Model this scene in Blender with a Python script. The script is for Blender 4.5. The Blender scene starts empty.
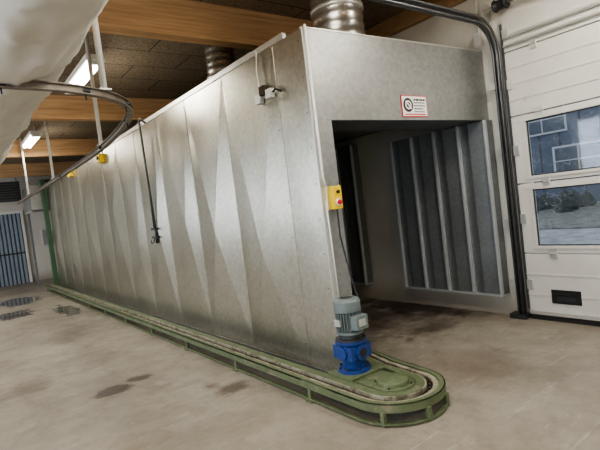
import bpy, bmesh, math, random
from mathutils import Vector, Matrix, noise
random.seed(7)
S = bpy.context.scene
try:
    S.view_settings.view_transform = 'AgX'
    S.view_settings.look = 'AgX - Medium High Contrast'
    S.view_settings.exposure = -0.05
except Exception: pass

# ---------------------------------------------------------------- materials
def new_mat(name):
    m = bpy.data.materials.new(name); m.use_nodes = True
    nt = m.node_tree; b = nt.nodes['Principled BSDF']
    return m, nt, b
def N(nt, t, **kw):
    n = nt.nodes.new(t)
    for k, v in kw.items():
        if k in n.inputs: n.inputs[k].default_value = v
        else: setattr(n, k, v)
    return n
def ramp(nt, fac, stops):
    r = nt.nodes.new('ShaderNodeValToRGB')
    el = r.color_ramp.elements
    while len(el) < len(stops): el.new(0.5)
    for e, (p, c) in zip(el, stops):
        e.position = p; e.color = (*c, 1) if len(c) == 3 else c
    nt.links.new(fac, r.inputs['Fac']); return r.outputs['Color']
def mixc(nt, fac, a, b, mode='MIX'):
    m = nt.nodes.new('ShaderNodeMix'); m.data_type = 'RGBA'; m.blend_type = mode
    for s, v in ((0, fac), (6, a), (7, b)):
        if hasattr(v, 'is_output'): nt.links.new(v, m.inputs[s])
        elif s == 0: m.inputs[0].default_value = v
        else: m.inputs[s].default_value = (*v, 1) if len(v) == 3 else v
    return m.outputs[2]
def math_(nt, op, a, b=0.5, clamp=False):
    m = nt.nodes.new('ShaderNodeMath'); m.operation = op; m.use_clamp = clamp
    for i, v in enumerate((a, b)):
        if hasattr(v, 'is_output'): nt.links.new(v, m.inputs[i])
        else: m.inputs[i].default_value = v
    return m.outputs[0]
def objco(nt, scale=(1, 1, 1), loc=(0, 0, 0)):
    tc = nt.nodes.new('ShaderNodeTexCoord'); mp = nt.nodes.new('ShaderNodeMapping')
    mp.inputs['Scale'].default_value = scale; mp.inputs['Location'].default_value = loc
    nt.links.new(tc.outputs['Object'], mp.inputs['Vector']); return mp.outputs['Vector']
def noi(nt, co, scale, detail=5, rough=.6):
    n = N(nt, 'ShaderNodeTexNoise', Scale=scale, Detail=detail, Roughness=rough)
    nt.links.new(co, n.inputs['Vector']); return n.outputs['Fac']
def bump(nt, b, h, strength, dist=.01):
    bp = N(nt, 'ShaderNodeBump', Strength=strength, Distance=dist)
    nt.links.new(h, bp.inputs['Height']); nt.links.new(bp.outputs['Normal'], b.inputs['Normal'])

def simple(name, col, rough=.5, metal=0, var=.12, scale=9, bmp=.1, dirt=None):
    m, nt, b = new_mat(name); co = objco(nt)
    n = noi(nt, co, scale)
    lo = tuple(c*(1-var) for c in col); hi = tuple(min(1, c*(1+var)) for c in col)
    c = ramp(nt, n, [(.3, lo), (.7, hi)])
    if dirt:
        n2 = noi(nt, co, scale*.7, 8, .7)
        f = ramp(nt, n2, [(dirt[1], (0, 0, 0)), (dirt[1]+.12, (1, 1, 1))])
        c = mixc(nt, f, c, dirt[0])
    nt.links.new(c, b.inputs['Base Color'])
    b.inputs['Roughness'].default_value = rough; b.inputs['Metallic'].default_value = metal
    if bmp: bump(nt, b, noi(nt, co, scale*6), bmp, .003)
    return m

def galv(name, base, rough=.38, metal=.85, stain=True, wav=1.0, patch=.6):
    m, nt, b = new_mat(name); co = objco(nt)
    v = N(nt, 'ShaderNodeTexVoronoi', Scale=30.0); nt.links.new(co, v.inputs['Vector'])
    sp = nt.nodes.new('ShaderNodeSeparateColor'); nt.links.new(v.outputs['Color'], sp.inputs['Color'])
    c = ramp(nt, sp.outputs[0], [(0, tuple(x*.91 for x in base)), (1, tuple(min(1, x*1.08) for x in base))])
    big = noi(nt, co, .9, 4, .5)
    c = mixc(nt, patch, c, ramp(nt, big, [(.32, (.62, .60, .52)), (.5, (.88, .87, .82)), (.66, (1, 1, 1))]), 'MULTIPLY')
    g = nt.nodes.new('ShaderNodeNewGeometry')
    c = mixc(nt, .8, c, ramp(nt, g.outputs['Random Per Island'], [(0, (.80, .80, .76)), (1, (1, 1, 1))]), 'MULTIPLY')
    if stain:
        sc = noi(nt, objco(nt, (1, 1, 1.6), (3, 1, 0)), 9, 9, .75)
        c = mixc(nt, math_(nt, 'MULTIPLY', ramp(nt, sc, [(.63, (0, 0, 0)), (.68, (1, 1, 1))]), .14), c, (.74, .74, .70))
    nt.links.new(c, b.inputs['Base Color'])
    b.inputs['Metallic'].default_value = metal
    r = ramp(nt, noi(nt, co, 1.5, 4, .5), [(.32, (rough*.88,)*3), (.68, (rough*1.12,)*3)])
    nt.links.new(r, b.inputs['Roughness'])
    h = math_(nt, 'ADD', math_(nt, 'MULTIPLY', noi(nt, objco(nt, (1, 1.4, .5)), 1.6, 2, .4), 3.0*wav), math_(nt, 'MULTIPLY', sp.outputs[1], .010))
    bump(nt, b, h, .4, .02)
    return m

M = {}
M['galv'] = galv('galvanized_sheet', (.55, .535, .47), .33, .94, True, .28, .40)
M['galv_front'] = galv('galvanized_front', (.41, .42, .425), .42, .8, True, .4, .25)
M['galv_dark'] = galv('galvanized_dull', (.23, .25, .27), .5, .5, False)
M['duct'] = galv('spiral_duct_metal', (.62, .62, .62), .3, .95, False)
M['alu'] = simple('aluminium', (.66, .66, .63), .38, .7, .06, 5, 0)
M['rib'] = simple('light_rib', (.58, .60, .61), .4, .5, .08, 5, 0)
M['green'] = simple('green_paint', (.125, .155, .082), .6, .1, .2, 9, .2, ((.24, .22, .15), .55))
M['greenpost'] = simple('green_post_paint', (.045, .105, .05), .5, 0, .15)
M['pipe'] = simple('grey_green_pipe', (.10, .115, .095), .45, .5, .15)
M['deck'] = simple('worn_track_deck', (.34, .315, .24), .7, .1, .25, 12, .3, ((.14, .13, .08), .48))
M['black'] = simple('black_plastic', (.015, .015, .016), .45)
M['dark'] = simple('dark_steel', (.055, .058, .062), .45, .5)
M['track'] = simple('door_track_steel', (.15, .155, .16), .42, .7)
M['railbrown'] = simple('rail_grey_brown_steel', (.24, .21, .175), .5, .4, .2)
M['white'] = simple('white_plastic', (.78, .77, .72), .45, 0, .04)
M['doorwhite'] = simple('door_panel_white', (.61, .595, .55), .5, 0, .05, 4, .25, ((.47, .45, .39), .66))
M['blue'] = simple('blue_paint', (.02, .055, .22), .4, .0, .15, 9, .1, ((.05, .06, .1), .6))
M['motor'] = simple('motor_grey', (.17, .21, .21), .5, .2, .12, 9, .1, ((.3, .28, .22), .6))
M['yellow'] = simple('yellow_plastic', (.85, .60, .02), .4, 0, .05)
M['red'] = simple('red_plastic', (.6, .02, .02), .4, 0, .05)
M['cable'] = simple('black_cable', (.02, .02, .02), .5)
M['plate'] = simple('sign_white', (.86, .86, .84), .4, 0, .02, 3, 0)
M['orange'] = simple('glulam_orange', (.42, .26, .13), .6)
M['rubber'] = simple('rubber', (.025, .024, .022), .8)
M['rust'] = simple('rusty_steel', (.06, .04, .025), .8, .2, .3)
M['build'] = simple('facade_blue_grey', (.10, .125, .17), .7, 0, .12, .4, 0)
M['frame'] = simple('facade_window_frame', (.55, .56, .57), .5, 0, .03, 3, 0)
M['pane'] = simple('dark_window_pane', (.06, .08, .105), .3, 0, .1, 2, 0)
M['hedge'] = simple('hedge', (.035, .045, .035), .9, 0, .5, 4, .8)

m, nt, b = new_mat('painted_wall'); co = objco(nt)
c = ramp(nt, noi(nt, co, .9, 8, .65), [(.3, (.60, .57, .50)), (.6, (.72, .70, .64))])
d = noi(nt, co, 7, 10, .8); c = mixc(nt, math_(nt, 'MULTIPLY', ramp(nt, d, [(.6, (0, 0, 0)), (.7, (1, 1, 1))]), .3), c, (.35, .27, .18))
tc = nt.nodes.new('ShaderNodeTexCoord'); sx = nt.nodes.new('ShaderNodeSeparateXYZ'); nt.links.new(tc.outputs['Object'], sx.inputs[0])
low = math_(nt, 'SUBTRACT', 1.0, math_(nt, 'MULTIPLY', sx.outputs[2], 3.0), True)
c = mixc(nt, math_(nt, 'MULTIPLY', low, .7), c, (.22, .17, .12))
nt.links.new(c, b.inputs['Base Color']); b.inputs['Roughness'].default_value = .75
bump(nt, b, noi(nt, co, 30), .15, .004); M['wall'] = m

# floor concrete
m, nt, b = new_mat('concrete_floor'); co = objco(nt)
c = ramp(nt, noi(nt, co, .8, 9, .62), [(.3, (.195, .168, .130)), (.5, (.285, .252, .203)), (.7, (.355, .322, .268))])
c = mixc(nt, .65, c, ramp(nt, noi(nt, co, 6, 10, .75), [(.3, (.62, .60, .58)), (.55, (1, 1, 1))]), 'MULTIPLY')
sc = noi(nt, objco(nt, (.7, 1.8, 1)), 3.2, 12, .8)
c = mixc(nt, math_(nt, 'MULTIPLY', ramp(nt, sc, [(.56, (0, 0, 0)), (.63, (1, 1, 1))]), .38), c, (.48, .45, .39))
scr = noi(nt, objco(nt, (.3, 6, 1), (2, 2, 0)), 4, 10, .75)
c = mixc(nt, math_(nt, 'MULTIPLY', ramp(nt, scr, [(.60, (0, 0, 0)), (.63, (1, 1, 1))]), .35), c, (.50, .48, .42))
sc2 = noi(nt, objco(nt, (1.6, .8, 1), (5, 3, 0)), 1.6, 12, .78)
c = mixc(nt, math_(nt, 'MULTIPLY', ramp(nt, sc2, [(.55, (0, 0, 0)), (.66, (1, 1, 1))]), .5), c, (.14, .11, .08))
tc = nt.nodes.new('ShaderNodeTexCoord')
wn = N(nt, 'ShaderNodeTexNoise', Scale=3.5, Detail=8.0, Roughness=.7); nt.links.new(tc.outputs['Object'], wn.inputs['Vector'])
def spot(cx, cy, rx, ry, soft=.35, wob=2.4):
    mp = nt.nodes.new('ShaderNodeMapping')
    mp.inputs['Location'].default_value = (-cx/rx, -cy/ry, 0); mp.inputs['Scale'].default_value = (1/rx, 1/ry, 0)
    nt.links.new(tc.outputs['Object'], mp.inputs['Vector'])
    ln = N(nt, 'ShaderNodeVectorMath', operation='LENGTH'); nt.links.new(mp.outputs[0], ln.inputs[0])
    v = math_(nt, 'ADD', ln.outputs['Value'], math_(nt, 'MULTIPLY', math_(nt, 'SUBTRACT', wn.outputs['Fac'], .5), wob))
    mr = N(nt, 'ShaderNodeMapRange'); mr.inputs['From Min'].default_value = 1; mr.inputs['From Max'].default_value = 1-soft
    nt.links.new(v, mr.inputs['Value']); return mr.outputs[0]
for (x, y, rx, ry, s, col, k) in [(1.83, 3.66, .20, .17, .5, (.09, .065, .045), .9), (1.70, 3.9, .10, .12, .6, (.12, .09, .06), .8), (1.09, 4.62, .22, .15, .3, (.05, .037, .028), .9),
                              (1.34, 4.75, .15, .1, .4, (.07, .05, .035), .85), (4.2, 4.3, .8, 1.2, .8, (.05, .035, .025), .92),
                              (3.3, 5.0, .9, 2.0, .9, (.06, .045, .03), .85), (4.7, 4.2, .35, 1.1, .5, (.03, .02, .015), .9), (4.1, 3.3, .5, .25, .8, (.08, .055, .035), .75),
                              (1.5, 3.0, .5, .3, .9, (.18, .14, .1), .5), (3.3, 2.3, .5, .5, .8, (.15, .115, .085), .6), (1.9, 1.6, .3, .35, .9, (.18, .13, .09), .5), (.8, 3.2, .3, .5, .9, (.2, .15, .1), .5),
                              (1.2, 7.6, .35, .5, .6, (.14, .11, .08), .6), (.5, 5.5, .3, .3, .6, (.12, .09, .07), .6)]:
    c = mixc(nt, math_(nt, 'MULTIPLY', spot(x, y, rx, ry, s), k), c, col)
p1 = spot(1.25, 13.3, .50, 1.0, .3, 2.2); p2 = spot(.9, 11.1, .42, .65, .3, 2.2); pf = math_(nt, 'MAXIMUM', p1, p2)
p3 = spot(1.75, 10.3, .2, .9, .2, 2.2); pf = math_(nt, 'MAXIMUM', pf, p3)
c = mixc(nt, math_(nt, 'MULTIPLY', pf, .72), c, (.055, .05, .047))
nt.links.new(c, b.inputs['Base Color'])
r = ramp(nt, noi(nt, co, 2, 8), [(.3, (.42,)*3), (.7, (.68,)*3)])
r = mixc(nt, pf, r, (.04, .04, .04)); nt.links.new(r, b.inputs['Roughness'])
bump(nt, b, math_(nt, 'MULTIPLY', noi(nt, co, 14, 10, .7), math_(nt, 'SUBTRACT', 1.0, pf)), .25, .006); M['floor'] = m

m, nt, b = new_mat('wood_wool_ceiling'); co = objco(nt)
c = ramp(nt, noi(nt, co, 26, 8, .8), [(.35, (.15, .11, .07)), (.65, (.40, .32, .22))])
br = N(nt, 'ShaderNodeTexBrick'); br.offset = .5
br.inputs['Scale'].default_value = 1; br.inputs['Brick Width'].default_value = 1.2; br.inputs['Row Height'].default_value = .6
br.inputs['Mortar Size'].default_value = .008; br.inputs['Color1'].default_value = (1, 1, 1, 1); br.inputs['Color2'].default_value = (.8, .8, .8, 1); br.inputs['Mortar'].default_value = (.2, .16, .12, 1)
nt.links.new(co, br.inputs['Vector']); c = mixc(nt, 1, c, br.outputs['Color'], 'MULTIPLY')
nt.links.new(c, b.inputs['Base Color']); b.inputs['Roughness'].default_value = .9
bump(nt, b, noi(nt, co, 60, 6, .8), .8, .01); M['ceil'] = m

m, nt, b = new_mat('glulam_wood'); co = objco(nt, (.35, 3, 9))
c = ramp(nt, noi(nt, co, 4, 8, .65), [(.3, (.42, .235, .11)), (.7, (.68, .44, .235))])
nt.links.new(c, b.inputs['Base Color']); b.inputs['Roughness'].default_value = .75; M['beam'] = m

m, nt, b = new_mat('white_fabric'); co = objco(nt)
c = ramp(nt, noi(nt, co, 3, 6), [(.3, (.74, .71, .64)), (.7, (.83, .81, .75))])
nt.links.new(c, b.inputs['Base Color']); b.inputs['Roughness'].default_value = .9
h = math_(nt, 'ADD', math_(nt, 'MULTIPLY', noi(nt, objco(nt, (3, .8, 3)), 1.8, 3, .5), 1.5), noi(nt, co, 250, 2)); bump(nt, b, h, .4, .03); M['fabric'] = m

# glass (scratched acrylic)
m, nt, b = new_mat('scratched_acrylic'); co = objco(nt)
nt.nodes.remove(b); out = nt.nodes['Material Output']
tr = N(nt, 'ShaderNodeBsdfTransparent'); tr.inputs['Color'].default_value = (.92, .95, 1, 1)
gl = N(nt, 'ShaderNodeBsdfGlossy'); gl.inputs['Roughness'].default_value = .05
df = N(nt, 'ShaderNodeBsdfTranslucent'); df.inputs['Color'].default_value = (.85, .88, .92, 1)
vo = N(nt, 'ShaderNodeTexVoronoi', Scale=16.0); vo.feature = 'DISTANCE_TO_EDGE'
nv = N(nt, 'ShaderNodeTexNoise', Scale=5.0, Detail=6.0); nt.links.new(co, nv.inputs['Vector'])
mv = N(nt, 'ShaderNodeMix'); mv.data_type = 'VECTOR'; mv.inputs[0].default_value = .3
nt.links.new(co, mv.inputs[4]); nt.links.new(nv.outputs['Color'], mv.inputs[5]); nt.links.new(mv.outputs[1], vo.inputs['Vector'])
f = ramp(nt, vo.outputs['Distance'], [(0, (.55,)*3), (.014, (.05,)*3)])
f = math_(nt, 'MULTIPLY', f, ramp(nt, noi(nt, co, 3, 6, .7), [(.4, (.35,)*3), (.65, (1.4,)*3)]))
m1 = N(nt, 'ShaderNodeMixShader'); nt.links.new(f, m1.inputs[0]); nt.links.new(tr.outputs[0], m1.inputs[1]); nt.links.new(df.outputs[0], m1.inputs[2])
m2 = N(nt, 'ShaderNodeMixShader'); m2.inputs[0].default_value = .04; nt.links.new(m1.outputs[0], m2.inputs[1]); nt.links.new(gl.outputs[0], m2.inputs[2])
nt.links.new(m2.outputs[0], out.inputs['Surface']); M['glass'] = m

def emit(name, col, s):
    m, nt, b = new_mat(name)
    b.inputs['Base Color'].default_value = (.8, .8, .8, 1)
    b.inputs['Emission Color'].default_value = (*col, 1); b.inputs['Emission Strength'].default_value = s
    return m
M['tube'] = emit('fluorescent_tube', (1, .95, .84), 16)

m, nt, b = new_mat('translucent_corrugated_glow'); b.inputs['Base Color'].default_value = (.19, .225, .27, 1); b.inputs['Roughness'].default_value = .4
b.inputs['Emission Color'].default_value = (.45, .55, .66, 1); b.inputs['Emission Strength'].default_value = .07; M['corr'] = m  # weak emission stands in for light passing through the sheet
M['ground'] = simple('gravel_ground', (.32, .325, .32), .9, 0, .35, 3, .3)
M['grass'] = simple('rough_grass', (.17, .175, .15), .9, 0, .5, 2.5, .5)

# ---------------------------------------------------------------- builder
class B:
    def __init__(s, name): s.name = name; s.v = []; s.f = []; s.mi = []; s.sm = []; s.mats = []
    def m(s, k):
        k = M[k]
        if k not in s.mats: s.mats.append(k)
        return s.mats.index(k)
    def add(s, vs, fs, k, smooth=False):
        o = len(s.v); s.v += [tuple(x) for x in vs]; i = s.m(k)
        for f in fs: s.f.append([o+a for a in f]); s.mi.append(i); s.sm.append(smooth)
    def box(s, a, c, k, rot=None):
        x0, y0, z0 = a; x1, y1, z1 = c
        vs = [(x0, y0, z0), (x1, y0, z0), (x1, y1, z0), (x0, y1, z0), (x0, y0, z1), (x1, y0, z1), (x1, y1, z1), (x0, y1, z1)]
        if rot:
            ce = Vector(((x0+x1)/2, (y0+y1)/2, (z0+z1)/2)); vs = [ce+rot@(Vector(p)-ce) for p in vs]
        s.add(vs, [(0, 3, 2, 1), (4, 5, 6, 7), (0, 1, 5, 4), (1, 2, 6, 5), (2, 3, 7, 6), (3, 0, 4, 7)], k)
    def cyl(s, p0, p1, r, k, n=20, r1=None, smooth=True):
        s.lathe(p0, p1, [(0, r), (1, r if r1 is None else r1)], k, n, smooth)
    def lathe(s, p0, p1, prof, k, n=24, smooth=True):
        p0 = Vector(p0); p1 = Vector(p1); d = (p1-p0); q = d.to_track_quat('Z', 'Y'); 
        ax = q@Vector((1, 0, 0)); ay = q@Vector((0, 1, 0)); vs = []
        for t, r in prof:
            for i in range(n):
                a = 2*math.pi*i/n; vs.append(p0+d*t+ax*(r*math.cos(a))+ay*(r*math.sin(a)))
        fs = []
        for j in range(len(prof)-1):
            for i in range(n):
                fs.append((j*n+i, j*n+(i+1) % n, (j+1)*n+(i+1) % n, (j+1)*n+i))
        s.add(vs, fs, k, smooth)
        s.add(vs[:n], [tuple(reversed(range(n)))], k); s.add(vs[-n:], [tuple(range(n))], k)
    def tube(s, pts, r, k, n=10, closed=False):
        pts = [Vector(p) for p in pts]; vs = []; up = None
        for i, p in enumerate(pts):
            t = (pts[min(i+1, len(pts)-1)]-pts[max(i-1, 0)]).normalized()
            if up is None:
                up = Vector((0, 0, 1)) if abs(t.z) < .9 else Vector((1, 0, 0))
            sd = t.cross(up).normalized(); up = sd.cross(t).normalized()
            for j in range(n):
                a = 2*math.pi*j/n; vs.append(p+sd*(r*math.cos(a))+up*(r*math.sin(a)))
        fs = []
        for i in range(len(pts)-1):
            for j in range(n): fs.append((i*n+j, i*n+(j+1) % n, (i+1)*n+(j+1) % n, (i+1)*n+j))
        fs += [tuple(range(n)), tuple(reversed([(len(pts)-1)*n+j for j in range(n)]))]
        s.add(vs, fs, k, True)
    def sweep(s, path, d0, d1, z0, z1, k):
        P = [Vector((p[0], p[1], 0)) for p in path]; vs = []
        for i, p in enumerate(P):
            t = (P[min(i+1, len(P)-1)]-P[max(i-1, 0)]).normalized(); nn = Vector((t.y, -t.x, 0))
            for d, z in ((d0, z0), (d1, z0), (d1, z1), (d0, z1)): vs.append((p.x+nn.x*d, p.y+nn.y*d, z))
        fs = []
        for i in range(len(P)-1):
            for j in range(4): fs.append((i*4+j, i*4+(j+1) % 4, (i+1)*4+(j+1) % 4, (i+1)*4+j))
        e = (len(P)-1)*4; fs += [(0, 1, 2, 3), (e+3, e+2, e+1, e)]
        s.add(vs, fs, k)
    def yaw(s, ang, px, py):
        R_ = Matrix.Rotation(ang, 3, 'Z'); p = Vector((px, py, 0)); s.v = [tuple(R_@(Vector(v)-p)+p) for v in s.v]
    def done(s, bevel=0, parent=None):
        me = bpy.data.meshes.new(s.name); me.from_pydata(s.v, [], s.f)
        for mt in s.mats: me.materials.append(mt)
        me.polygons.foreach_set('material_index', s.mi); me.polygons.foreach_set('use_smooth', s.sm); me.update()
        bm = bmesh.new(); bm.from_mesh(me); bmesh.ops.recalc_face_normals(bm, faces=bm.faces); bm.to_mesh(me); bm.free()
        o = bpy.data.objects.new(s.name, me); S.collection.objects.link(o)
        if bevel:
            md = o.modifiers.new('bevel', 'BEVEL'); md.width = bevel; md.segments = 2; md.limit_method = 'ANGLE'
        if parent: o.parent = parent
        return o

WX = 4.89; LX = -4.0; BY = -4.0; FY = 18.5; CZ = 3.7
# ---------------------------------------------------------------- room shell
o = B('floor'); o.box((LX-.2, BY-.2, -.12), (WX+.2, FY+.2, 0), 'floor'); o.done()
o = B('ceiling'); o.box((LX-.2, BY-.2, CZ), (WX+.2, FY+.2, CZ+.12), 'ceil'); o.done()
DY0, DY1, DZ = -.9, 2.56, 3.12
o = B('wall_right')
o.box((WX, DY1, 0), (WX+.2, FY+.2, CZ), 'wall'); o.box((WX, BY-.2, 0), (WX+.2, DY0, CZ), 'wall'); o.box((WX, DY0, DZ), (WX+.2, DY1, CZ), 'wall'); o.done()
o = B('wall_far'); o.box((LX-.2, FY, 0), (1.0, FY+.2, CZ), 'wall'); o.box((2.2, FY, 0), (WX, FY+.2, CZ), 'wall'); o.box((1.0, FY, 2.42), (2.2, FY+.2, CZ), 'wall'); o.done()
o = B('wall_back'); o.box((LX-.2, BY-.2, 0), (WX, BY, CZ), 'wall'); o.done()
added_wins = [(-3, -.6), (1.0, 3.4), (5.0, 7.4), (9, 11.4), (13, 15.4)]  # added openings in the unseen left wall, for light and metal reflections
o = B('wall_left'); o.box((LX-.2, BY, 0), (LX, FY, 1.1), 'wall'); o.box((LX-.2, BY, 2.9), (LX, FY, CZ), 'wall')
ys = [BY]+[y for w in added_wins for y in w]+[FY]
for i in range(0, len(ys), 2): o.box((LX-.2, ys[i], 1.1), (LX, ys[i+1], 2.9), 'wall')
o.done()
for i, (a, c) in enumerate(added_wins):
    w = B('added_window_%d' % (i+1))
    for (y0, y1, z0, z1) in [(a, c, 1.1, 1.17), (a, c, 2.83, 2.9), (a, a+.07, 1.17, 2.83), (c-.07, c, 1.17, 2.83), ((a+c)/2-.03, (a+c)/2+.03, 1.17, 2.83)]:
        w.box((LX-.14, y0, z0), (LX-.06, y1, z1), 'white')
    w.box((LX-.105, a+.07, 1.17), (LX-.095, c-.07, 2.83), 'glass'); w.done()
    L = bpy.data.lights.new('added_window_fill', 'AREA'); L.shape = 'RECTANGLE'; L.size = 1.7; L.size_y = 2.3; L.energy = 120; L.color = (.93, .96, 1)  # added area light outside each invented window, fills the room
    lo = bpy.data.objects.new('added_window_fill', L); lo.location = (LX-.35, (a+c)/2, 2.0); lo.rotation_euler = (0, math.radians(-90), 0); S.collection.objects.link(lo)

for y in (-3.1, .65, 4.45, 8.3, 12.2, 16.1):
    o = B('ceiling_beam'); o.box((LX, y, 3.32), (WX-.08, y+.16, CZ), 'beam'); o.done(.004)
o = B('trim_1'); o.box((WX-.07, BY, 3.5), (WX, FY, CZ), 'orange'); o.done()
o = B('ceiling_beam'); o.box((LX, 2.86, 3.52), (WX-.08, 2.98, CZ), 'beam'); o.done(.004)

o = B('door_1'); dy = FY-.13
o.box((.98, dy+.02, 0), (1.06, dy+.12, 2.44), 'white'); o.box((2.14, dy+.02, 0), (2.22, dy+.12, 2.44), 'white'); o.box((1.06, dy+.02, 2.36), (2.14, dy+.12, 2.44), 'white')
for i in range(9):
    x = 1.06+i*.12; o.add([(x, dy+.10, 0), (x+.03, dy+.03, 0), (x+.08, dy+.03, 0), (x+.12, dy+.10, 0), (x, dy+.10, 2.36), (x+.03, dy+.03, 2.36), (x+.08, dy+.03, 2.36), (x+.12, dy+.10, 2.36)], [(0, 1, 5, 4), (1, 2, 6, 5), (2, 3, 7, 6)], 'corr')
    o.box((x+.10, dy+.06, 0), (x+.125, dy+.105, 2.36), 'dark')
o.box((1.06, dy+.02, 1.0), (2.14, dy+.03, 1.05), 'dark'); o.done()

# ---------------------------------------------------------------- garage door
o = B('door_2')
X0, X1 = WX-.06, WX-.006
secs = [0.05, .70, 1.43, 2.13, 2.79, 3.16]
for i in range(5):
    z0, z1 = secs[i]+.006, secs[i+1]-.006
    if i in (1, 2):
        gz0, gz1 = ((.78, 1.36), (1.50, 2.06))[i-1]
        o.box((X0, DY0-.08, z0), (X1, DY1+.04, gz0), 'doorwhite'); o.box((X0, DY0-.08, gz1), (X1, DY1+.04, z1), 'doorwhite')
        panes = [(DY0+.05, .70), (.82, 2.45)]
        es = [DY0-.08, DY0+.05, .70, .82, 2.45, DY1+.04]
        for j in (0, 2, 4): o.box((X0, es[j], gz0), (X1, es[j+1], gz1), 'doorwhite')
        for (a, c) in panes:
            for (y0, y1, q0, q1) in [(a-.03, c+.03, gz0-.03, gz0), (a-.03, c+.03, gz1, gz1+.03), (a-.03, a, gz0, gz1), (c, c+.03, gz0, gz1)]:
                o.box((X0-.012, y0, q0), (X0, y1, q1), 'doorwhite')
            for (y0, y1, q0, q1) in [(a, c, gz0, gz0+.012), (a, c, gz1-.012, gz1), (a, a+.012, gz0, gz1), (c-.012, c, gz0, gz1)]:
                o.box((X0+.005, y0, q0), (X0+.02, y1, q1), 'dark')
            o.box((X0+.026, a, gz0), (X0+.030, c, gz1), 'glass')
    else:
        o.box((X0, DY0-.08, z0), (X1, DY1+.04, z1), 'doorwhite')
        n = int((z1-z0)/.16)
        for j in range(1, n):
            z = z0+(z1-z0)*j/n; o.box((X0-.006, DY0-.08, z-.012), (X0, DY1+.04, z+.012), 'doorwhite')
    if i < 4:
        for y in (2.3, 1.3, .3):
            o.box((X0-.014, y-.035, secs[i+1]-.05), (X0, y+.035, secs[i+1]+.05), 'alu'); o.cyl((X0-.014, y-.03, secs[i+1]), (X0-.014, y+.03, secs[i+1]), .01, 'alu', 8)
    o.box((X0-.02, DY1-.02, (z0+z1)/2-.05), (X0, DY1+.04, (z0+z1)/2+.05), 'alu')
o.box((X0+.005, DY0-.08, 0.0), (X1-.005, DY1+.04, .056), 'rubber')
o.box((X0-.02, DY0-.08, .06), (X0, DY1+.04, .10), 'alu')
o.box((X0-.012, 2.08, .19), (X0, 2.36, .33), 'black'); o.box((X0-.03, 2.12, .285), (X0-.01, 2.32, .31), 'black'); o.box((X0-.016, 2.13, .22), (X0-.01, 2.31, .27), 'dark')
for z in (2.85, 2.93): o.tube([(X0-.03, DY0, z), (X0-.03, DY1+.03, z)], .014, 'alu', 8)
o.done(.003)

def arc(cx, cz, r, a0, a1, y, n=12):
    return [(cx+r*math.cos(a0+(a1-a0)*i/n), y, cz+r*math.sin(a0+(a1-a0)*i/n)) for i in range(n+1)]
o = B('garage_door_track')
for yy, r in ((2.66, .013), (2.70, .011)):
    for off in (0, .055):
        path = [(WX-.05-off, yy, 0.0), (WX-.05-off, yy, 2.80)]+arc(WX-.40, 2.80, .35-off, 0, math.pi/2, yy)[1:]+[(1.2, yy, 3.15-off)]
        o.tube(path, r, 'track', 8)
o.box((WX-.11, 2.70, 0), (WX-.04, 2.712, 2.8), 'track')
o.box((1.2, 2.70, 3.09), (WX-.4, 2.712, 3.155), 'track')
for i in range(10):
    a0, a1 = math.pi/2*i/10, math.pi/2*(i+1)/10; cx, cz = WX-.40, 2.80; vs = []
    for a in (a0, a1):
        for r in (.29, .355): vs += [(cx+r*math.cos(a), 2.70, cz+r*math.sin(a)), (cx+r*math.cos(a), 2.712, cz+r*math.sin(a))]
    o.add(vs, [(0, 1, 5, 4), (2, 3, 7, 6), (0, 2, 6, 4), (1, 3, 7, 5)], 'track')
for z in (.35, 1.0, 1.75, 2.45): o.box((WX-.11, 2.70, z), (WX-.002, 2.78, z+.07), 'alu')
o.box((WX-.13, 2.62, 0), (WX-.003, 2.80, .05), 'dark')
o.box((WX-.035, 2.605, .1), (WX-.001, 2.64, 3.1), 'track')
for x in (1.4, 3.2): o.box((x, 2.705, 3.15), (x+.03, 2.735, CZ), 'alu')
o.done()
o = B('garage_door_spring_shaft')
zs, xs = 3.26, WX-.13
o.tube([(xs, DY0-.2, zs), (xs, 2.80, zs)], .014, 'alu', 10)
o.lathe((xs, 2.48, zs), (xs, 2.62, zs), [(0, .055), (.1, .065), (.15, .05), (.85, .05), (.9, .065), (1, .055)], 'dark', 20)
coil = [(xs+.032*math.cos(i*.9), .5+i*.0035*.9+0, zs+.032*math.sin(i*.9)) for i in range(560)]
o.tube(coil, .006, 'dark', 5)
for y in (2.74, .4): o.box((xs-.06, y, zs-.09), (WX-.003, y+.012, zs+.09), 'alu')
o.done()
o = B('wall_lamp'); o.box((WX-.07, 2.84, 2.96), (WX-.002, 2.92, 3.10), 'white'); o.tube([(WX-.02, 2.88, 3.1), (WX-.02, 2.88, 3.5)], .01, 'white', 8); o.done(.01)

# ---------------------------------------------------------------- booth
BX, FYB, EYB, BT = 2.47, 2.97, 14.9, 2.90
HB = 2.16
YAW = math.radians(-2.4)
booth = bpy.data.objects.new('spray_booth', None); S.collection.objects.link(booth)
o = B('side_panels')
seams = [FYB, 3.40]
while seams[-1] < EYB-1.2: seams.append(seams[-1]+.955)
seams.append(EYB)
for i in range(len(seams)-1):
    y0, y1 = seams[i]+.001, seams[i+1]-.001; ym = (y0+y1)/2; wd = y1-y0
    d = (-.044, -.032, -.050, -.028)[i % 4] if wd > .6 else -.008
    off = random.uniform(-.14, .14); zc = 1.45+random.uniform(-.5, .5)
    vs = [(BX, y0, .05), (BX, y1, .05), (BX, y1, BT), (BX, y0, BT),
          (BX+d, ym+off, zc), (BX, y0, zc), (BX, y1, zc)]
    o.add(vs, [(0, 1, 4), (1, 6, 4), (6, 2, 4), (2, 3, 4), (3, 5, 4), (5, 0, 4)], 'galv')
o.done(parent=booth)
o = B('side_seams')
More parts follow.
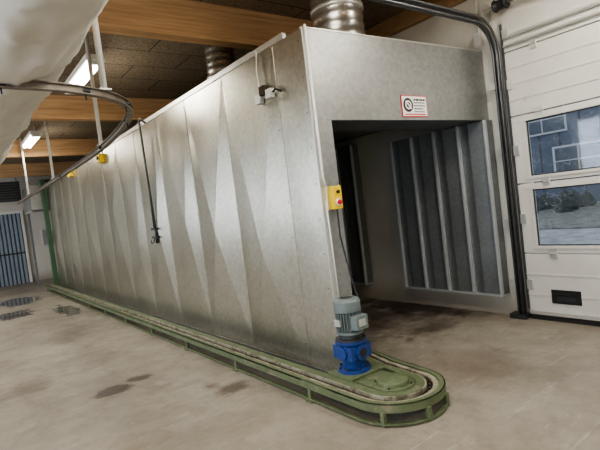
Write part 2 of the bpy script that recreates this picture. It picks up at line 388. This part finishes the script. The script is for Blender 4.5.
for y in seams[1:-1]:
    o.box((BX-.004, y-.005, .05), (BX+.002, y+.005, BT), 'galv')
    for q in range(9):
        z = .25+q*.32; o.cyl((BX, y+.03, z), (BX-.005, y+.03, z), .007, 'galv_dark', 8)
for q in range(10): o.cyl((BX, FYB+.05, .2+q*.29), (BX-.005, FYB+.05, .2+q*.29), .007, 'galv_dark', 8)
o.box((BX-.006, FYB-.004, .05), (BX+.05, FYB+.002, BT), 'alu')
o.done(.001, booth)
o = B('side_core'); o.box((BX+.02, FYB+.03, .05), (BX+.05, EYB, BT-.01), 'galv_dark')
o.box((BX-.02, FYB, .02), (BX+.06, EYB, .06), 'galv_dark'); o.done(parent=booth)
o = B('front_hood')
o.box((BX, FYB, HB), (WX-.015, FYB+.035, BT), 'galv_front')
o.box((BX, FYB-.006, HB), (BX+.025, FYB, BT), 'alu')
o.box((BX, FYB+.035, HB), (WX-.015, FYB+.5, HB+.03), 'galv_dark')
o.box((BX, FYB-.004, BT), (WX-.015, FYB+.03, BT+.012), 'alu')
o.box((BX+.006, FYB, .05), (BX+.20, FYB+.03, HB), 'galv_front')
o.box((BX+.17, FYB+.03, .05), (BX+.20, FYB+.3, HB), 'galv_dark')
o.box((BX+.05, FYB-.004, 0), (BX+.20, FYB+.03, .06), 'galv_dark')
o.yaw(YAW, BX, FYB)
o.done(.003, booth)
o = B('roof'); o.box((BX, FYB+.035, BT-.03), (WX-.015, EYB, BT), 'galv_front')
o.add([(BX, FYB+.03, BT-.03), (WX-.02, FYB-.07, BT-.03), (WX-.02, FYB+.04, BT-.03), (BX, FYB+.03, BT), (WX-.02, FYB-.07, BT), (WX-.02, FYB+.04, BT)], [(0, 1, 2), (3, 5, 4), (0, 1, 4, 3), (1, 2, 5, 4)], 'galv_front')
o.box((BX-.01, FYB+.25, BT), (BX+.03, EYB, BT+.05), 'alu'); o.box((BX+.15, FYB+1.0, BT), (BX+.17, EYB-2, BT+.15), 'white')
o.box((BX+.05, FYB+.5, 2.35), (WX-.015, EYB, 2.38), 'galv_dark'); o.box((BX+.05, EYB-.05, 0), (WX-.015, EYB, BT), 'galv_dark'); o.done(parent=booth)
for (a, c) in ((2.835, 4.20), (4.92, 6.22), (6.9, 8.2), (8.9, 10.2)):
    o = B('wall_baffle'); xb = WX-.13
    o.box((xb, a, .25), (WX-.02, c, 2.25 if a > 4 else HB-.005), 'galv_dark')
    zt = 2.245 if a > 4 else HB-.008
    for k in range(5):
        y = a+.012+(c-a-.024)*k/4
        o.box((xb-.045, y-.012, .26), (xb, y+.012, zt), 'rib'); 
        if k < 4: o.add([(xb-.002, y+.012, .27), (xb-.03, y+.20, .27), (xb-.002, y+.3, .27), (xb-.002, y+.012, zt), (xb-.03, y+.20, zt), (xb-.002, y+.3, zt)], [(0, 1, 4, 3), (1, 2, 5, 4)], 'galv_dark')
    o.box((xb-.05, a, .235), (WX-.02, c, .262), 'rib')
    o.done(.002, booth)
o = B('conduit')
o.tube([(BX+.02, FYB-.022, BT+.02), (BX+.02, FYB-.022, 1.7), (BX+.035, FYB-.022, 1.62)], .011, 'white', 8)
o.tube([(BX+.02, FYB-.022, 1.5), (BX+.04, FYB-.022, .7)], .006, 'white', 8); o.done(parent=booth)
o = B('emergency_stop_switch'); ex, ez = BX+.115, 1.52
o.box((ex-.045, FYB-.07, ez-.095), (ex+.045, FYB, ez+.095), 'yellow')
o.cyl((ex, FYB-.07, ez+.045), (ex, FYB-.085, ez+.045), .014, 'black', 16); o.cyl((ex, FYB-.07, ez-.04), (ex, FYB-.078, ez-.04), .03, 'plate', 20); o.cyl((ex, FYB-.078, ez-.04), (ex, FYB-.095, ez-.04), .02, 'red', 16)
o.box((ex-.07, FYB-.012, ez-.10), (ex-.045, FYB, ez+.10), 'alu')
o.done(.005, booth)
o = B('junction_box')
for (y, z, k) in ((3.56, 2.55, 'rust'), (3.46, 2.50, 'alu'), (3.64, 2.49, 'alu')):
    o.box((BX-.06, y-.04, z-.04), (BX-.012, y+.04, z+.04), k)
o.tube([(BX-.03, 3.62, 2.50), (BX-.03, 3.64, 2.75), (BX-.02, 3.62, BT+.03)], .006, 'white', 6)
o.tube([(BX-.03, 3.44, 2.50), (BX-.03, 3.38, 2.52), (BX-.03, 3.30, 2.48)], .01, 'black', 6)
o.box((BX-.02, 3.40, 2.49), (BX-.0, 3.70, 2.53), 'alu')
o.done(.004, booth)
for y, z in ((8.98, 2.77), (11.56, 2.83)):
    o = B('yellow_junction_box'); o.box((BX-.09, y-.09, z-.09), (BX-.005, y+.09, z+.07), 'yellow'); o.cyl((BX-.09, y, z), (BX-.12, y, z), .03, 'black', 12); o.done(.008, booth)
o = B('hanging_pipe')
o.tube([(BX-.02, 6.60, 2.90), (BX-.10, 6.61, 2.97), (BX-.10, 6.62, 2.90), (BX-.06, 6.65, 1.35)], .015, 'pipe', 10)
o.tube([(BX-.05, 6.72, 2.7), (BX-.05, 6.74, 1.4)], .008, 'dark', 8)
for z in (1.42, 1.30): o.box((BX-.09, 6.58, z-.03), (BX-.012, 6.76, z), 'dark')
o.tube([(BX-.06, 6.65, 1.35), (BX-.06, 6.66, 1.20)], .02, 'dark', 8); o.tube([(BX-.06, 6.70, 1.3), (BX-.09, 6.70, 1.22), (BX-.12, 6.70, 1.19), (BX-.13, 6.70, 1.25)], .007, 'dark', 8)
o.done(parent=booth)
o = B('warning_sign'); sx0, sx1, sz0, sz1 = 3.52, 3.87, 2.19, 2.39; y = FYB-.001
o.box((sx0, y-.006, sz0), (sx1, y, sz1), 'red'); o.box((sx0+.008, y-.008, sz0+.008), (sx1-.008, y-.006, sz1-.008), 'plate')
cxs, czs = sx0+.085, (sz0+sz1)/2+.01
o.cyl((cxs, y-.008, czs), (cxs, y-.010, czs), .066, 'black', 32); o.cyl((cxs, y-.010, czs), (cxs, y-.012, czs), .042, 'plate', 28); o.cyl((cxs, y-.012, czs), (cxs, y-.0135, czs), .026, 'black', 24)
o.box((cxs-.05, y-.0145, czs-.008), (cxs+.05, y-.0135, czs+.008), 'plate', Matrix.Rotation(.8, 3, 'Y'))
for i, (w, h, k) in enumerate(((.16, .018, 'black'), (.15, .01, 'black'), (.155, .01, 'black'), (.12, .01, 'black'), (.14, .008, 'black'))):
    zz = sz1-.04-i*.028; x = sx0+.165
    while x < sx0+.165+w-.01:
        l = random.uniform(.015, .04); o.box((x, y-.0095, zz-h/2), (min(x+l, sx0+.165+w), y-.008, zz+h/2), k); x += l+.006
o.box((sx0+.03, y-.0095, sz0+.018), (sx1-.03, y-.008, sz0+.028), 'red')
o.yaw(YAW, BX, FYB)
o.done()

def spiral(name, cx, cy, z0, z1, r):
    o = B(name); prof = []; n = int((z1-z0)/.022); 
    for i in range(n+1):
        prof.append((i/n, r+(.006 if i % 4 == 0 else 0)))
    o.lathe((cx, cy, z0), (cx, cy, z1), prof, 'duct', 40)
    o.lathe((cx, cy, z0), (cx, cy, z0+.04), [(0, r+.03), (.3, r+.03), (.31, r+.012), (1, r+.012)], 'duct', 40)
    for zz in (z0+.33,): o.lathe((cx, cy, zz), (cx, cy, zz+.05), [(0, r+.002), (.1, r+.014), (.9, r+.014), (1, r+.002)], 'alu', 40)
    return o.done()
spiral('ventilation_duct', 3.19, 3.29, BT, CZ, .235)
spiral('ventilation_duct', 3.15, 5.5, BT, CZ, .19)

o = B('booth_end_hood'); o.box((2.05, EYB+.15, 2.25), (4.2, EYB+1.6, 2.95), 'galv_front'); o.box((2.05, EYB+.4, 2.2), (2.1, EYB+1.6, 2.25), 'alu')
for x in (2.1, 4.1): o.box((x, EYB+1.5, 0), (x+.06, EYB+1.56, 2.25), 'galv_dark')
o.done(.004)
o = B('green_portal_frame')
o.box((BX-.16, EYB-.12, 0), (BX-.05, EYB+.02, 3.05), 'greenpost'); o.box((BX-.2, EYB-.16, 0), (BX-.03, EYB+.06, .015), 'greenpost')
o.box((BX-.16, EYB+.02, 2.97), (WX-.03, EYB+.12, 3.07), 'greenpost'); o.done(.005)

# ---------------------------------------------------------------- floor conveyor
cx, cy, rr = 2.425, 2.37, .255
path = [(cx-rr, 14.6), (cx-rr, 10), (cx-rr, 6), (cx-rr, 3)]+[(cx-rr*math.cos(math.pi*i/36), cy-rr*math.sin(math.pi*i/36)) for i in range(37)]+[(cx+rr+.03, 2.70), (cx+rr+.10, 3.0), (cx+rr+.11, 3.4), (cx+rr+.11, 14.6)]
conv = bpy.data.objects.new('floor_conveyor', None); S.collection.objects.link(conv)
o = B('track_frame')
for sgn in (1, -1):
    a, c = sorted((sgn*.097, sgn*.105)); o.sweep(path, a, c, .092, .15, 'green')
o.sweep(path, .062, .105, .143, .15, 'green'); o.sweep(path, -.105, -.035, .143, .15, 'green')
o.sweep(path, .085, .115, .012, .024, 'green')
o.sweep(path, .022, .060, .118, .138, 'deck'); o.sweep(path, -.034, -.022, .118, .146, 'deck')
o.sweep(path, -.10, .10, .092, .096, 'dark')
o.done(parent=conv)
o = B('drive_chain'); L_ = 0; pv = [Vector((p[0], p[1], 0)) for p in path]
for i in range(len(pv)-1):
    a, c = pv[i], pv[i+1]; seg = (c-a).length; t = (c-a).normalized(); ang = math.atan2(t.y, t.x)
    while L_ <= seg:
        q = a+t*L_
        if q.y < 8: o.box((q.x-.018, q.y-.011, .102), (q.x+.018, q.y+.011, .124), 'rust', Matrix.Rotation(ang, 3, 'Z'))
        L_ += .06
    L_ -= seg
o.done(.002, conv)
o = B('track_legs')
y = 14.4
while y > 2.6:
    for sx in (-.10, .10):
        for side in (-1, 1):
            x = cx+side*rr+sx+(.10 if side > 0 else 0); o.box((x-.016, y-.016, 0), (x+.016, y+.016, .095), 'green'); o.box((x-.035, y-.035, 0), (x+.035, y+.035, .008), 'green')
    y -= 1.15 if y > 3.6 else .45
for i in (6, 16, 24, 31):
    a = math.pi*i/36; x = cx-(rr+.1)*math.cos(a); yy = cy-(rr+.1)*math.sin(a); o.box((x-.016, yy-.016, 0), (x+.016, yy+.016, .095), 'green')
o.done(.003, conv)
o = B('turn_disc')
o.lathe((cx, cy, .10), (cx, cy, .153), [(0, .152), (.95, .152), (1, .149)], 'green', 48)
o.lathe((cx, cy, .153), (cx, cy, .185), [(0, .112), (.8, .112), (1, .106)], 'green', 40)
o.lathe((cx, cy, .185), (cx, cy, .192), [(0, .035), (1, .03)], 'green', 24)
for i in range(4):
    a = i*math.pi/2+.5; o.cyl((cx+.130*math.cos(a), cy+.130*math.sin(a), .15), (cx+.130*math.cos(a), cy+.130*math.sin(a), .162), .008, 'dark', 6)
o.box((cx-.15, cy, .12), (cx+.15, 2.94, .146), 'green')
o.done(.003, conv)
# ---------------------------------------------------------------- motor
mx, my = 2.43, 2.775
o = B('gear_motor')
o.box((mx-.17, my-.15, .15), (mx+.17, my+.13, .165), 'green')
o.lathe((mx, my, .165), (mx, my, .19), [(0, .13), (1, .13)], 'blue', 28)
o.lathe((mx, my, .19), (mx, my, .30), [(0, .085), (.7, .09), (1, .10)], 'blue', 28)
o.box((mx-.105, my-.105, .27), (mx+.105, my+.105, .375), 'blue')
for a in range(8):
    an = a*math.pi/4+.39; o.cyl((mx+.115*math.cos(an), my+.115*math.sin(an), .19), (mx+.115*math.cos(an), my+.115*math.sin(an), .205), .01, 'dark', 6)
o.cyl((mx-.12, my, .32), (mx+.12, my, .32), .055, 'blue', 24); o.cyl((mx, my-.125, .32), (mx, my, .32), .06, 'blue', 24); o.cyl((mx, my-.13, .32), (mx, my-.12, .32), .035, 'dark', 20)
o.lathe((mx, my, .375), (mx, my, .41), [(0, .09), (.3, .125), (1, .125)], 'blue', 28)
o.lathe((mx, my, .41), (mx, my, .46), [(0, .12), (.3, .12), (.31, .085), (1, .085)], 'dark', 28)
o.lathe((mx, my, .46), (mx, my, .48), [(0, .105), (1, .105)], 'motor', 28)
o.cyl((mx, my, .48), (mx, my, .64), .078, 'motor', 28)
for i in range(26):
    an = i*2*math.pi/26; R3 = Matrix.Rotation(an, 3, 'Z')
    vs = [R3@Vector(p)+Vector((mx, my, 0)) for p in [(.07, -.003, .485), (.102, -.003, .485), (.102, .003, .485), (.07, .003, .485), (.07, -.003, .635), (.102, -.003, .635), (.102, .003, .635), (.07, .003, .635)]]
    o.add(vs, [(0, 3, 2, 1), (4, 5, 6, 7), (0, 1, 5, 4), (1, 2, 6, 5), (2, 3, 7, 6), (3, 0, 4, 7)], 'motor')
o.lathe((mx, my, .635), (mx, my, .735), [(0, .105), (.75, .107), (.92, .095), (1, .07)], 'motor', 28)
o.cyl((mx, my, .735), (mx, my, .737), .05, 'dark', 24)
o.box((mx-.06, my-.155, .505), (mx+.06, my-.09, .61), 'motor'); o.box((mx-.035, my-.158, .53), (mx+.035, my-.155, .585), 'alu')
o.box((mx-.115, my-.02, .53), (mx-.10, my+.04, .58), 'alu')
o.tube([(mx+.06, my-.12, .55), (mx+.12, my-.11, .54), (mx+.17, my+.02, .60), (mx+.16, my+.10, .9), (ex+.0, FYB-.04, 1.2), (ex, FYB-.04, 1.43)], .007, 'cable', 8)
o.done(.003, conv)

# ---------------------------------------------------------------- overhead monorail
def catmull(P, n=10):
    P = [Vector(p) for p in P]; out = []
    for i in range(len(P)-1):
        p0 = P[max(i-1, 0)]; p1 = P[i]; p2 = P[i+1]; p3 = P[min(i+2, len(P)-1)]
        for j in range(n):
            t = j/n; out.append(.5*((2*p1)+(-p0+p2)*t+(2*p0-5*p1+4*p2-p3)*t*t+(-p0+3*p1-3*p2+p3)*t**3))
    out.append(P[-1]); return out
k = .83; zr = 1.5+1.1*k
rp = [(-3.5, 3.85), (-1.5, 3.87), (0, 3.89), (.45, 3.9), (.84, 3.93), (1.21, 4.09), (1.46, 4.36), (1.62, 4.75), (1.75, 5.5), (1.87, 6.8), (1.92, 8.5), (1.95, 12), (1.95, 17)]
rp = [(p.x, p.y) for p in catmull([(x*k, y*k, 0) for x, y in rp], 8)]
o = B('overhead_conveyor_rail')
o.sweep(rp, -.024, .024, zr+.020, zr+.027, 'railbrown'); o.sweep(rp, -.024, .024, zr-.025, zr-.018, 'railbrown'); o.sweep(rp, -.005, .005, zr-.018, zr+.020, 'railbrown')
for p in ((1.21*k, 4.09*k), (1.87*k, 6.8*k), (1.94*k, 10.8*k), (1.95*k, 14.5*k)):
    o.box((p[0]-.04, p[1]-.04, zr+.027), (p[0]+.04, p[1]+.04, zr+.037), 'alu'); o.tube([(p[0], p[1], zr+.037), (p[0], p[1], CZ)], .022, 'white', 10)
for p in rp[24:90:12]:
    o.cyl((p[0]-.03, p[1], zr), (p[0]+.03, p[1], zr), .014, 'dark', 10); o.tube([(p[0], p[1], zr-.025), (p[0], p[1], zr-.06)], .006, 'dark', 6)
o.done()

# ---------------------------------------------------------------- fabric duct
r0 = .40; xc = .42; zc_ = 1.5+1.44*xc+1.753*r0
o = B('fabric_air_duct'); vs = []; ny, na = 360, 72; Y0, Y1 = -1.5, 12.5
for i in range(ny+1):
    y = Y0+(Y1-Y0)*i/ny
    seg = abs(math.sin(math.pi*(y+.2)/1.5))
    for j in range(na):
        a = 2*math.pi*j/na
        w = noise.noise(Vector((math.cos(a)*1.2, y*1.3+a*.3, math.sin(a)*1.2)))*.032+noise.noise(Vector((math.cos(a)*3.5, y*2.4, math.sin(a)*3.5)))*.018
        rd = 1-abs(noise.noise(Vector((math.cos(a)*2+y*.9, y*2.0, math.sin(a)*2+4))))*2.6
        w += max(0, rd)**4*.022
        r = r0*(.955+.05*seg**.4)+w
        vs.append((xc+math.cos(a)*r, y, zc_+math.sin(a)*r))
fs = []
for i in range(ny):
    for j in range(na): fs.append((i*na+j, i*na+(j+1) % na, (i+1)*na+(j+1) % na, (i+1)*na+j))
fs += [tuple(range(na)), tuple(ny*na+j for j in range(na))]
o.add(vs, fs, 'fabric', True)
for i in range(9):
    y = Y0+.75+i*1.5
    o.tube([(xc, y, zc_+r0*.9), (xc, y, CZ)], .006, 'white', 6)
o.tube([(xc, Y0, zc_+r0+.07), (xc, Y1, zc_+r0+.07)], .006, 'alu', 6)
o.done()

# ---------------------------------------------------------------- fluorescent lights
def fluo(x, y, e=40, p=14):
    o = B('fluorescent_light')
    o.box((x-.11, y-.70, 3.50), (x+.11, y+.70, 3.57), 'white')
    for dx in (-.055, .055): o.tube([(x+dx, y-.66, 3.475), (x+dx, y+.66, 3.475)], .022, 'tube', 10)
    for yy in (-.69, .66): o.box((x-.09, y+yy, 3.45), (x+.09, y+yy+.03, 3.50), 'white')
    for yy in (-.5, .5): o.tube([(x, y+yy, 3.57), (x, y+yy, CZ)], .008, 'alu', 6)
    o.done(.004)
    L = bpy.data.lights.new('fluorescent_glow', 'AREA'); L.shape = 'RECTANGLE'; L.size = .18; L.size_y = 1.35; L.energy = e; L.color = (1, .95, .86)
    lo = bpy.data.objects.new('fluorescent_glow', L); lo.location = (x, y, 3.44); S.collection.objects.link(lo)
    L = bpy.data.lights.new('fluorescent_side_glow', 'POINT'); L.shadow_soft_size = .12; L.energy = p; L.color = (1, .95, .86)
    lo = bpy.data.objects.new('fluorescent_side_glow', L); lo.location = (x, y, 3.2); S.collection.objects.link(lo)
for y in (6.6, 11.2): fluo(1.7, y, 30, 12)
fluo(3.7, 1.2, 46); fluo(1.7, 2.0, 28)  # fixtures out of view, added to light the booth front
for y in (-2, 2.0, 6.6, 11.2, 15): fluo(-1.6, y, 38)  # unseen row on the left, added as room fill
fluo(1.7, -2, 50)  # added fill fixture behind the camera

o = B('unit_heater'); hx, hy, hz = 1.75, 17.4, 3.0
o.box((hx-.35, hy-.2, hz-.3), (hx+.35, hy+.2, hz+.3), 'dark')
for i in range(7): o.box((hx-.32, hy-.215, hz-.27+i*.08), (hx+.32, hy-.2, hz-.25+i*.08), 'track')
for dx in (-.3, .3): o.tube([(hx+dx, hy, hz+.3), (hx+dx, hy, CZ)], .01, 'dark', 6)
o.done(.01)
o = B('wall_switch_cabinet'); o.box((2.7, FY-.12, 1.2), (2.95, FY, 1.7), 'alu'); o.done(.005)

# ---------------------------------------------------------------- outside
o = B('outdoor_ground'); o.box((WX+.2, -40, -.3), (80, 40, -.1), 'ground'); o.box((WX+9, -40, -.1), (WX+19, 40, -.06), 'grass'); o.done()
o = B('neighbour_building'); bx = WX+20
o.box((bx, -28, -.1), (bx+8, 34, 9.5), 'build')
for i in range(62):
    y = -28+i; o.box((bx-.04, y, -.1), (bx, y+.05, 9.5), 'dark')
for z0, sh in ((1.3, 0), (3.5, 1.6)):
    for y in range(-26, 32, 5):
        y = y+sh
        o.box((bx-.08, y, z0), (bx-.04, y+2.4, z0+1.5), 'frame'); 
        for q in range(2):
            for u in range(2): o.box((bx-.1, y+.10+q*1.13, z0+.10+u*.68), (bx-.08, y+1.15+q*1.13, z0+.72+u*.68), 'pane')
o.done()
o = B('hedge'); 
for i in range(90):
    x = WX+15+random.uniform(-1, 3); y = random.uniform(8.5, 22); r = random.uniform(.25, .45)
    o.lathe((x, y, -.1), (x+random.uniform(-.1, .1), y, r*1.6), [(0, r*.6), (.3, r), (.6, r*.7), (.8, r*.5), (1, r*.05)], 'hedge', 7, False)
o.done()

w = bpy.data.worlds.new('World'); S.world = w; w.use_nodes = True
bg = w.node_tree.nodes['Background']; bg.inputs['Color'].default_value = (.90, .95, 1, 1); bg.inputs['Strength'].default_value = 1.2

# ---------------------------------------------------------------- camera
f = 475; sl = .123
Lv = Vector((-355, 23, f)); a = (f*f+23*(23-sl*355))/(355+23*sl); Rv = Vector((a, 23-sl*(a+355), f))
Yc = Lv.normalized(); Xc = Rv.normalized(); Zc = Xc.cross(Yc).normalized(); Yc = Zc.cross(Xc)
right = Vector((Xc[0], Yc[0], Zc[0])); down = Vector((Xc[1], Yc[1], Zc[1])); fwd = Vector((Xc[2], Yc[2], Zc[2]))
cam = bpy.data.cameras.new('camera'); co_ = bpy.data.objects.new('camera', cam); S.collection.objects.link(co_)
cam.sensor_width = 36; cam.lens = 36*f/600; cam.clip_start = .05; cam.clip_end = 300
mw = Matrix((right, -down, -fwd)).transposed().to_4x4(); mw.translation = Vector((0, 0, 1.5)); co_.matrix_world = mw
S.camera = co_
